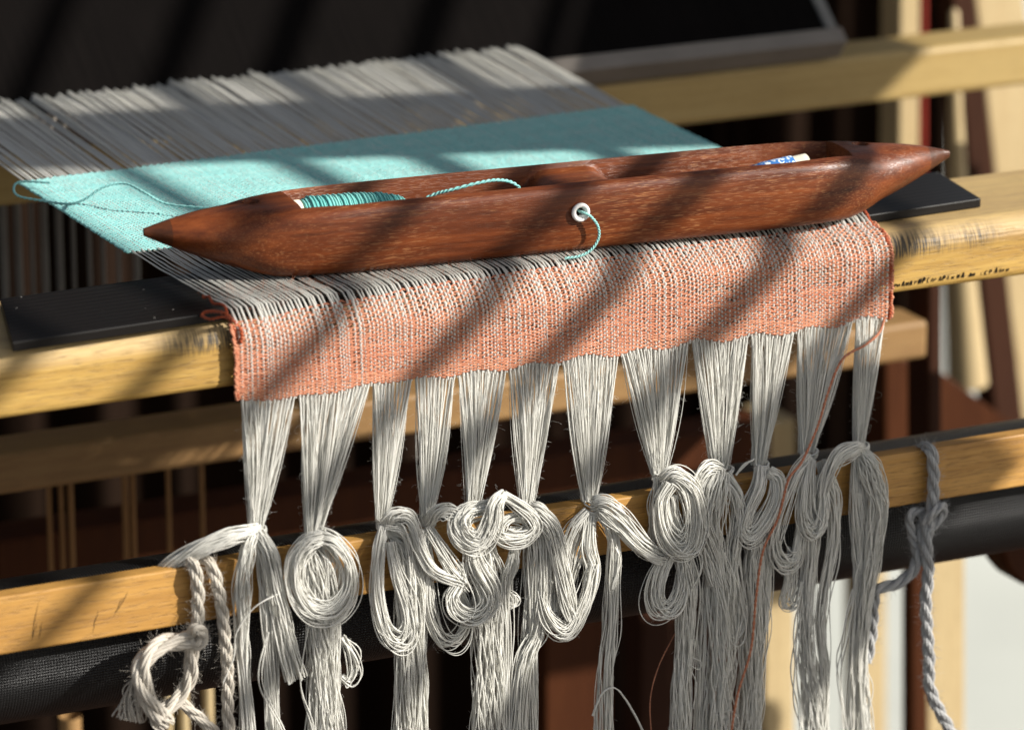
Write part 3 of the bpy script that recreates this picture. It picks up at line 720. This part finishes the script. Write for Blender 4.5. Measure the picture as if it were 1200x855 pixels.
for b in range(12):
    T = Tubes(); kp = P3(*knots[b], 0); kp[1] = -.0075
    ids = np.where(own == b)[0]
    def strand(start, rad):
        n = len(start); m = 16; t = np.linspace(0, 1, m)
        rho = np.sqrt(rng.uniform(0, 1, n)); ph = rng.uniform(0, 6.28, n)
        o_ = (start[:, 0]-start[:, 0].mean())/(np.ptp(start[:, 0])+1e-6)*2
        end = np.stack([kp[0]+kr[b]/3180*(.75*o_+.25*rho*np.cos(ph)), kp[1]+.6*kr[b]/3180*rho*np.sin(ph), np.full(n, kp[2])], -1)
        f = (t**.92)[None, :, None]
        Q = start[:, None]*(1-f)+end[:, None]*f
        bow = np.sin(math.pi*t)[None]*rng.normal(0, .0007, n)[:, None]
        Q[:, :, 0] += bow; Q[:, :, 1] += np.sin(math.pi*t)[None]*rng.normal(0, .0008, n)[:, None]-.0012*np.sin(math.pi*t)[None]*(rho[:, None]-.3)
        Q[:, 0, 1] += .0003; T.add(Q, rad, 5); FUZZ.extend(list(Q)); return Q
    strand(hemP[ids]+[0, 0, .0008], np.full(len(ids), .00027))
    st0 = hemP[ids]
    k = len(ids)*9
    q = st0[rng.integers(0, len(ids), k)]+np.stack([rng.uniform(-.0012, .0012, k), rng.uniform(0, .0012, k), np.zeros(k)], -1)
    q[:, 0] = np.clip(q[:, 0], st0[:, 0].min(), st0[:, 0].max())
    strand(q, rng.uniform(.00009, .00016, k))
    coil(T, (*knots[b], -2.5), kr[b]*1.05, 4, 8)
    o = T.build('warp_bundle', M['white'], cloth)
    if blabel[b]: o['label'] = blabel[b]
    for h in H[b]:
        T2 = Tubes()
        if h[0] == 'coil': coil(T2, h[1], h[2], h[3], 14); T2.build('knot_wrap', M['white'], o); continue
        hank(T2, h[1], h[2], int(h[3]*2.3) if h[0] != 'loose_thread' else h[3], thr=.00022 if h[0] != 'loose_thread' else .00026, wav=.16 if h[0] != 'loose_thread' else .6, loose={'slip_loop': .10, 'hank': .03}.get(h[0], 0))
        T2.build({'hank': 'yarn_tail'}.get(h[0], h[0]), M['white'], o)
# fine hairs
T = Tubes()
FUZZ = FUZZ; nh = 26000; src = [FUZZ[i] for i in rng.integers(0, len(FUZZ), nh)]
c0 = np.array([p[rng.integers(0, len(p))] for p in src])
dirs = rng.normal(0, 1, (nh, 3)); dirs[:, 1] *= .6; dirs /= np.linalg.norm(dirs, axis=1, keepdims=True)
d2 = rng.normal(0, 1, (nh, 3)); ln = rng.uniform(.0005, .0021, nh)[:, None, None]
t = np.linspace(0, 1, 7)[None, :, None]; d3 = rng.normal(0, 1, (nh, 3)); fq = rng.uniform(2, 5, nh)[:, None, None]
T.add(c0[:, None]+ln*(dirs[:, None]*t*.7+.35*d2[:, None]*np.sin(fq*t)+.35*d3[:, None]*(1-np.cos(fq*t))), np.full(nh, .000021), 3, (.3, .2, .9)); T.build('fuzz', M['white'], cloth, kind='stuff')

# selvedge twist and loose weft ends
def strandline(name, pts3, r, mat, parent, plies=2, turns=14, k=12, label=None, **kw):
    P = catmull(pts3, k); m = len(P); T = Tubes(); Tn = np.gradient(P, axis=0); Tn /= np.linalg.norm(Tn, axis=1, keepdims=True)
    S_ = np.cross(Tn, [.13, -.9, .35]); S_ /= np.linalg.norm(S_, axis=1, keepdims=True); B_ = np.cross(S_, Tn)
    for j in range(plies):
        a = np.linspace(0, turns*2*math.pi, m)+j*2*math.pi/plies
        T.add(P+r*.55*(np.cos(a)[:, None]*S_+np.sin(a)[:, None]*B_), r*.62, 6, (.13, -.9, .35))
    o = T.build(name, mat, parent, **kw)
    if label: o['label'] = label
    return o
cf, cn = surf(rng.uniform(-.004, 1.004, 5000), rng.uniform(-.0005, .052, 5000))
hd = rng.normal(0, 1, (5000, 3))*.8+cn; hd /= np.linalg.norm(hd, axis=1, keepdims=True); t = np.linspace(0, 1, 4)[None, :, None]
hl = rng.uniform(.0005, .0018, 5000)[:, None, None]
T = Tubes(); T.add(cf[:, None]+cn[:, None]*.0003+hl*(hd[:, None]*t+.5*rng.normal(0, 1, (5000, 1, 3))*t*t), np.full(5000, .00003), 3, (.3, .2, .9)); T.build('nap', M['orange'], cloth, kind='stuff')
e0, _ = surf(np.full(40, -.004), np.linspace(.001, .046, 40)); e1, _ = surf(np.full(40, 1.004), np.linspace(.0, .05, 40))
e0 += rng.normal(0, .0003, e0.shape); e1 += rng.normal(0, .0003, e1.shape)
strandline('selvedge', e0[::2], .00055, M['red'], cloth, 2, 22, 6); strandline('selvedge', e1[::2], .0007, M['red'], cloth, 2, 22, 6)
strandline('weft_end', [at(236, 370, z=.0035), at(240, 366, z=.0045), at(252, 365, z=.0055), at(266, 368, z=.0062), at(276, 378, y=.0015), at(283, 390, y=-.0012), at(282, 402, y=-.0012)], .0006, M['red'], cloth, 2, 9, label='loose rust weft loop at the left edge')
strandline('weft_end', [at(242, 373, z=.003), at(236, 370, z=.0035), at(246, 374, z=.0035), at(262, 371, z=.0045), at(274, 376, y=.003)], .0005, M['red'], cloth, 2, 7)
strandline('weft_end', [P3(1037, 372, -9), P3(1030, 390, -7), P3(1014, 404, -4), P3(988, 420, 0), P3(972, 455, 4), P3(958, 500, 7), P3(940, 540, 10), P3(924, 562, 11), P3(912, 606, 11), P3(894, 646, 11), P3(886, 700, 11), P3(880, 760, 10), P3(864, 815, 10), P3(855, 870, 10)], .00055, M['orange'], cloth, 2, 60, 14, label='long orange weft end hanging from the right corner')
strandline('loose_thread', [P3(792, 740, 1), P3(772, 780, 1), P3(762, 820, 1), P3(764, 870, 1)], .00025, M['orange'], cloth, 2, 20)
strandline('loose_thread', [P3(812, 770, 8), P3(822, 776, 8), P3(818, 784, 8), P3(806, 778, 8), P3(816, 800, 8), P3(812, 830, 8)], .00022, M['white'], cloth, 2, 20)
strandline('loose_thread', [P3(840, 838, 8), P3(856, 832, 9), P3(866, 846, 9), P3(860, 868, 9)], .0003, M['white'], cloth, 2, 20)

# ------------------------------------------------------------------ boat shuttle
L2 = .1612; HH = .0270; WW = .0370
shA = -.0900; shC = np.array([.0335, .0277, .0060])
sh = empty('boat_shuttle', shC, 'long red brown wooden boat shuttle resting across the warp threads', 'shuttle'); sh.rotation_euler[2] = shA
def prof(t):
    a = abs(t)
    zb = .0180*(max(0, (a-.70)/.30))**1.4
    zt = HH-.0062*(max(0, (a-.66)/.34))**2.6
    hw = WW/2*(1-(max(0, (a-.56)/.44))**1.9)
    return zb, zt, max(hw, .0009)
bm = bmesh.new(); rings = []; NS, NR = 90, 36
for i in range(NS+1):
    t = -math.cos(math.pi*i/NS)*.55+(-1+2*i/NS)*.45
    zb, zt, hw = prof(t)
    if zt-zb < .0016: m_ = (zt+zb)/2; zb, zt = m_-.0008, m_+.0008
    zc, hz = (zb+zt)/2, (zt-zb)/2; e = 2/(2+5.5*max(0, 1-(abs(t)/.80)**4))
    ring = []
    for k in range(NR):
        a = 2*math.pi*k/NR; ca, sa = math.cos(a), math.sin(a)
        y = hw*math.copysign(abs(ca)**e, ca); z = hz*math.copysign(abs(sa)**e, sa)
        y *= 1-.10*max(0, -z/max(hz, 1e-6))**2-.02*max(0, z/max(hz, 1e-6))**2
        ring.append(bm.verts.new((t*L2, y, zc+z)))
    rings.append(ring)
for i in range(NS):
    for k in range(NR): bm.faces.new((rings[i][k], rings[i+1][k], rings[i+1][(k+1) % NR], rings[i][(k+1) % NR]))
bm.faces.new(rings[0]); bm.faces.new(rings[-1])
bmesh.ops.recalc_face_normals(bm, faces=bm.faces)
me = bpy.data.meshes.new('body'); bm.to_mesh(me); bm.free(); me.materials.append(M['shuttle'])
body = bpy.data.objects.new('body', me); link(body, sh)
# cutter: cavity whose floor rises to a saddle in the middle
bm = bmesh.new(); st_ = []
hwc = WW/2-.0036
for i in range(61):
    t = -.655+(.71+.655)*i/60
    fl = .0055+.0182*math.exp(-((t-.045)/.115)**6)
    fl += .014*max(0, (-.60-t)/.06)+.012*max(0, (t-.66)/.05)
    fl = min(fl, .0235)
    x = t*L2
    hw_ = hwc*(1-.25*max(0, (abs(t)-.55)/.2))
    st_.append([bm.verts.new(p) for p in ((x, -hw_+.003, fl), (x, hw_-.003, fl), (x, hw_-.0008, fl+.0012), (x, hw_, fl+.004), (x, hw_, .04), (x, -hw_, .04), (x, -hw_, fl+.004), (x, -hw_+.0008, fl+.0012))])
for i in range(60):
    for k in range(8): bm.faces.new((st_[i][k], st_[i+1][k], st_[i+1][(k+1) % 8], st_[i][(k+1) % 8]))
bm.faces.new(st_[0]); bm.faces.new(st_[-1]); bmesh.ops.recalc_face_normals(bm, faces=bm.faces)
# pin sockets
for xx in (-.1205, .1235):
    c = bmesh.ops.create_cone(bm, segments=20, radius1=.0034, radius2=.0034, depth=.012, cap_ends=True, matrix=Matrix.Translation((xx, .001, .0258)))
bmesh.ops.create_cone(bm, segments=24, radius1=.0022, radius2=.0022, depth=.02, cap_ends=True, matrix=Matrix.Translation((.0005, -.0145, .0165)) @ Matrix.Rotation(math.pi/2, 4, 'X'))
me2 = bpy.data.meshes.new('cut'); bm.to_mesh(me2); bm.free(); cut = bpy.data.objects.new('cut', me2); COL.objects.link(cut)
cut.matrix_world = Matrix.Identity(4); body.parent = None
mod = body.modifiers.new('b', 'BOOLEAN'); mod.operation = 'DIFFERENCE'; mod.object = cut; mod.solver = 'EXACT'
dg = bpy.context.evaluated_depsgraph_get(); dg.update()
me3 = bpy.data.meshes.new_from_object(body.evaluated_get(dg)); body.modifiers.clear(); body.data = me3
bpy.data.objects.remove(cut); body.parent = sh
bm = bmesh.new(); bm.from_mesh(me3)
sharp = [e for e in bm.edges if len(e.link_faces) == 2 and e.calc_face_angle(0) > R_(38) and .010 < (e.verts[0].co.z+e.verts[1].co.z)/2]
bmesh.ops.bevel(bm, geom=sharp, offset=.0006, segments=2, affect='EDGES', profile=.5, clamp_overlap=True)
for f in bm.faces: f.smooth = True
for e in bm.edges:
    if len(e.link_faces) == 2 and e.calc_face_angle(0) > R_(40): e.smooth = False
bm.to_mesh(me3); bm.free()
me3.materials.clear(); me3.materials.append(M['shuttle'])
MS = Matrix.Translation(Vector(shC)) @ Matrix.Rotation(shA, 4, 'Z')
def local_mesh(name, bm, mat, smooth=True):
    bmesh.ops.recalc_face_normals(bm, faces=bm.faces)
    me = bpy.data.meshes.new(name); bm.to_mesh(me); bm.free(); me.materials.append(mat)
    if smooth: me.polygons.foreach_set('use_smooth', [True]*len(me.polygons))
    return me
def lathe(profile, seg=32):
    """(along, radius) pairs about +X"""
    bm = bmesh.new(); rs = []
    for x, r in profile: rs.append([bm.verts.new((x, r*math.cos(2*math.pi*k/seg), r*math.sin(2*math.pi*k/seg))) for k in range(seg)])
    return bm, rs
def lathe_mesh(profile, seg=32, closed=False):
    bm, rs = lathe(profile, seg); n = len(rs)
    for i in range(n if closed else n-1):
        a, b_ = rs[i], rs[(i+1) % n]
        for k in range(seg): bm.faces.new((a[k], a[(k+1) % seg], b_[(k+1) % seg], b_[k]))
    if not closed: bm.faces.new(rs[0]); bm.faces.new(rs[-1])
    return bm
# ceramic eye on the front face
pr = [(.0000, .0023), (.0010, .0036), (.0017, .0035), (.0021, .0029), (.0017, .0021), (.0008, .0017), (-.004, .0017), (-.004, .0022)]
eye = bpy.data.objects.new('eyelet', local_mesh('eyelet', lathe_mesh(pr, 36, True), M['ceramic'])); link(eye, sh)
eye.location = (.0005, -WW/2+.00015, .0163); eye.rotation_euler[2] = -math.pi/2
for xx in (-.1205, .1235):
    bm = bmesh.new(); bmesh.ops.create_cone(bm, segments=16, radius1=.0028, radius2=.0028, depth=.003, cap_ends=True)
    p = bpy.data.objects.new('pin', local_mesh('pin', bm, M['hole'], False)); link(p, sh); p.location = (xx, .001, .0190)
# bobbin with turquoise yarn, lying in the left hollow
bob = empty('bobbin', MS @ Vector((-.0865, .0015, .0055)), 'bobbin wound with turquoise yarn in the left hollow of the shuttle', 'bobbin'); bob.rotation_euler[2] = shA
BZ = .0120
def bob_part(name, me, loc=(0, 0, BZ), parent=None):
    o = bpy.data.objects.new(name, me); link(o, parent or bob); o.location = loc; return o
bob_part('spool', local_mesh('spool', lathe_mesh([(-.0195, .0026), (-.0195, .0075), (-.0185, .0078), (-.0150, .0078), (-.0145, .0045), (.029, .0034), (.034, .0030), (.034, .0024)], 28), M['paper']))
T = Tubes(); turns = 56; a = np.linspace(0, turns*2*math.pi, turns*16); u = a/a[-1]
def wr(u): return np.interp(u, [0, .04, .5, .75, 1], [.0072, .0083, .0080, .0072, .0040])
x = -.0142+.0420*u
rad = wr(u)+.00035*np.sin(a*.37)+rng.normal(0, .00006, len(a))
Q = np.stack([x+.0005*np.sin(a*.11), rad*np.cos(a), rad*np.sin(a)], -1)
per = 16*2
for j in range(0, len(a)-per, per): T.add(Q[j:j+per+1], .00046, 5, (1, 0, 0))
core = lathe_mesh([(-.0142+.042*f, float(wr(f))-.0002) for f in np.linspace(0, 1, 12)], 24)
wd = T.build('winding', M['tealb'], None); wd.parent = bob; wd.location = (0, 0, BZ)
bob_part('winding_core', local_mesh('winding_core', core, M['tealb']))
def yarn_line(name, pts, r, mat, plies=2, turns=20):
    P = [np.array(MS @ Vector(p)) for p in pts]
    o = strandline(name, P, r, mat, None, plies, turns)
    o.data.transform((MS @ Matrix.Translation((-.0865, .0015, .0055))).inverted()); o.parent = bob; return o
yarn_line('yarn_end', [(-.061, -.004, .0205), (-.052, -.0055, .0245), (-.046, -.0075, .0262), (-.036, -.0088, .0282), (-.028, -.0088, .0286), (-.021, -.0080, .0262), (-.014, -.006, .0190), (-.006, -.006, .0165), (.0005, -.011, .0164)], .0006, M['tealp'], 2, 16)
yarn_line('yarn_end', [(0.0005, -.0155, .0163), (0.0010, -.0200, .0163), (0.0036, -.0213, .0150), (0.0066, -.0213, .0110), (0.0070, -.0213, .0065), (0.0040, -.0220, .0025), (-0.0010, -.0223, .0004), (-0.0065, -.0215, -.0001)], .00052, M['tealp'], 2, 14)
# printed quill in the right hollow
ql = empty('quill', MS @ Vector((.0875, .003, .0040)), 'small cream quill with blue print in the right hollow of the shuttle', 'quill'); ql.rotation_euler[2] = shA
tilt = R_(-6)
def q_part(name, prof_, mat):
    o = bpy.data.objects.new(name, local_mesh(name, lathe_mesh(prof_, 24), mat)); link(o, ql); o.location = (0, 0, .0135); o.rotation_euler[1] = tilt; return o
q_part('tube', [(-.012, .0020), (-.010, .0038), (-.004, .0047), (.0125, .0050), (.0150, .0050), (.0152, .0030)], M['paper'])
q_part('wrap', [(-.0090, .0045), (-.003, .0052), (.009, .0054), (.0092, .0049)], M['quill'])
q_part('pin', [(-.0205, .0001), (-.0203, .0012), (-.0193, .0014), (-.0185, .0010), (-.012, .0008), (-.012, .0001)], M['steel'])

# ------------------------------------------------------------------ turquoise tail lying on the cloth
zc = .0125
pts = [at(58, 214, z=zc), at(24, 213, z=zc), at(16, 221, z=zc-.001), at(22, 230, z=zc-.001), at(48, 235, z=zc), at(78, 239, z=zc), at(98, 234, z=zc+.001), at(122, 219, z=zc+.005), at(146, 215, z=zc+.006), at(170, 226, z=zc+.004), at(196, 239, z=zc), at(244, 244, z=zc), at(280, 248, z=zc-.001)]
o = strandline('turquoise_yarn', pts, .00050, M['teal'], None, 2, 30, 12, kind=None)
o['label'] = 'loose turquoise yarn curving over the left edge of the turquoise band'; o['category'] = 'yarn'; recentre(o)

# ------------------------------------------------------------------ cotton cords tied round the stick
def rope(name, pts, rpx, mat, parent, lay=9.0, k=14, fray=0):
    P = catmull([P3(*p) for p in pts], k); m = len(P)
    # resample evenly
    d = np.concatenate([[0], np.cumsum(np.linalg.norm(np.diff(P, axis=0), axis=1))]); n = max(30, int(d[-1]/.0007))
    P = np.stack([np.interp(np.linspace(0, d[-1], n), d, P[:, c]) for c in range(3)], -1)
    Tn = np.gradient(P, axis=0); Tn /= np.linalg.norm(Tn, axis=1, keepdims=True)
    S_ = np.cross(Tn, [.05, -1, .1]); S_ /= np.linalg.norm(S_, axis=1, keepdims=True)+1e-9; B_ = np.cross(S_, Tn)
    r = rpx/3180; s = np.linspace(0, d[-1], n); T = Tubes()
    for j in range(3):
        a = 2*math.pi*s/(r*lay)+j*2*math.pi/3
        c = P+r*.50*(np.cos(a)[:, None]*S_+np.sin(a)[:, None]*B_)
        for i in range(7):
            b_ = -a*1.15+i*2*math.pi/6; q = r*.34*(0 if i == 6 else 1)
            T.add(c+q*(np.cos(b_)[:, None]*S_+np.sin(b_)[:, None]*B_), r*.20, 5, (.05, -1, .1))
    nhh = int(d[-1]*9000); idx = rng.integers(0, n, nhh); dr = rng.normal(0, 1, (nhh, 3)); dr /= np.linalg.norm(dr, axis=1, keepdims=True)
    t = np.linspace(0, 1, 4)[None, :, None]; T.add(P[idx][:, None]+dr[:, None]*r*.8+dr[:, None]*.0016*t+.0012*t*t*rng.normal(0, 1, (nhh, 1, 3)), np.full(nhh, .00004), 3, (.3, .2, .9))
    return T.build(name, mat, parent)
def brush(name, a, b, r0, r1, n, mat, parent):
    T = Tubes(); hank(T, [a, tuple((np.array(a)+np.array(b))/2), b], [r0, (r0+r1)*.55, r1], n, thr=.00028, wav=.12, fuzz=False); return T.build(name, mat, parent)
cl = empty('tie_cord', P3(232, 655, 0), 'cream twisted cord looped over the stick at left, its knot and frayed end hanging', 'cord')
rope('strand', [(232, 650, -8), (222, 656, -2), (228, 664, 3), (232, 690, 3), (232, 715, 3), (231, 742, 4)], 8, M['cord'], cl)
rope('strand', [(228, 652, -9), (238, 654, -3), (250, 668, 3), (258, 700, 3.5), (263, 740, 4), (267, 790, 4), (267, 830, 4), (270, 872, 4)], 7.5, M['cord'], cl)
rope('knot', [(222, 744, 4), (230, 736, 9), (239, 744, 8), (232, 755, 8), (221, 750, 5), (227, 738, 3), (238, 737, 6)], 7, M['cord'], cl, 9)
rope('frayed_strand', [(226, 748, 5), (200, 752, 5), (178, 762, 7), (166, 782, 9), (168, 806, 10), (178, 826, 10), (188, 840, 10)], 11.5, M['cord'], cl, 11)
rope('strand', [(224, 752, 3), (224, 785, 3), (216, 808, 3), (202, 824, 4), (188, 836, 5)], 9, M['cord'], cl, 11)
brush('frayed_end', (180, 828, 10), (194, 850, 10), 9, 13, 60, M['cord'], cl)
brush('frayed_end', (164, 790, 4), (152, 842, 4), 8, 20, 70, M['cord'], cl)
rope('strand', [(208, 820, 3), (226, 834, 3), (252, 858, 3), (262, 876, 3)], 7, M['cord'], cl, 11)
cr = empty('tie_cord', P3(1088, 530, 0), 'grey twisted cord looped over the stick at right, hanging past the black roller', 'cord')
rope('strand', [(1080, 532, -9), (1082, 524, -3), (1091, 528, 2.5), (1094, 550, 3), (1093, 590, 3.5), (1088, 612, 4), (1086, 640, 5), (1088, 672, 5), (1085, 704, 5), (1087, 740, 5), (1089, 775, 5), (1089, 800, 5), (1098, 826, 5), (1120, 866, 5)], 8, M['cordg'], cr)
rope('knot', [(1082, 612, 4), (1094, 600, 7), (1104, 592, 6), (1106, 600, 5), (1098, 612, 5), (1086, 622, 5)], 5.5, M['cordg'], cr)
rope('strand', [(1083, 604, 2), (1078, 640, 2), (1070, 668, 2), (1050, 684, 1), (1028, 690, 0), (1024, 706, 0), (1022, 740, 0), (1016, 775, 0)], 7.5, M['cordg'], cr)
rope('strand', [(1083, 600, 1), (1070, 600, 1), (1066, 610, 1), (1072, 640, 1), (1078, 660, 2)], 6, M['cordg'], cr)

# ------------------------------------------------------------------ slatted screen at the right, out of frame, between sun and loom
nv = np.array([.64212, .08190, -.76222]); dv = np.cross(SUNV, nv); dv /= np.linalg.norm(dv)
scr = empty('slatted_screen', SUNV*.82, 'slatted wooden sun screen to the right of the loom', 'screen')
def squad(name, q, off=0):
    """a board of the screen; q = four (along, across) corners"""
    o3 = SUNV*(.80+off); bm = bmesh.new()
    prism(bm, [o3+dv*u+nv*c for u, c in q], SUNV*.006, .0008)
    return from_bm(name, bm, M['brown'], scr)
def sboard(name, u0, u1, c0, c1, off=0): return squad(name, [(u0, c0), (u1, c0), (u1, c1), (u0, c1)], off)
for c, wd_ in ((-.078, .011), (-.0435, .010), (-.0032, .0115), (.030, .0125), (.0735, .0125), (.1130, .010), (-.118, .011), (-.155, .011), (-.195, .011)):
    sboard('slat', -.25, .45, c-wd_/2, c+wd_/2)
squad('shade_board', [(.086, -.19), (.125, -.19), (.320, .27), (.211, .27)], .008)  # stile across the slats, slanted to match the warp's shade band
squad('shade_board', [(.262, .121), (.45, .121), (.45, .252), (.300, .252)], .016)  # added board, shaped to shade the left of the upper rail
sboard('shade_board', -.25, .040, .116, .212, .008)  # added wide board, its edges cut to shade the lower right front
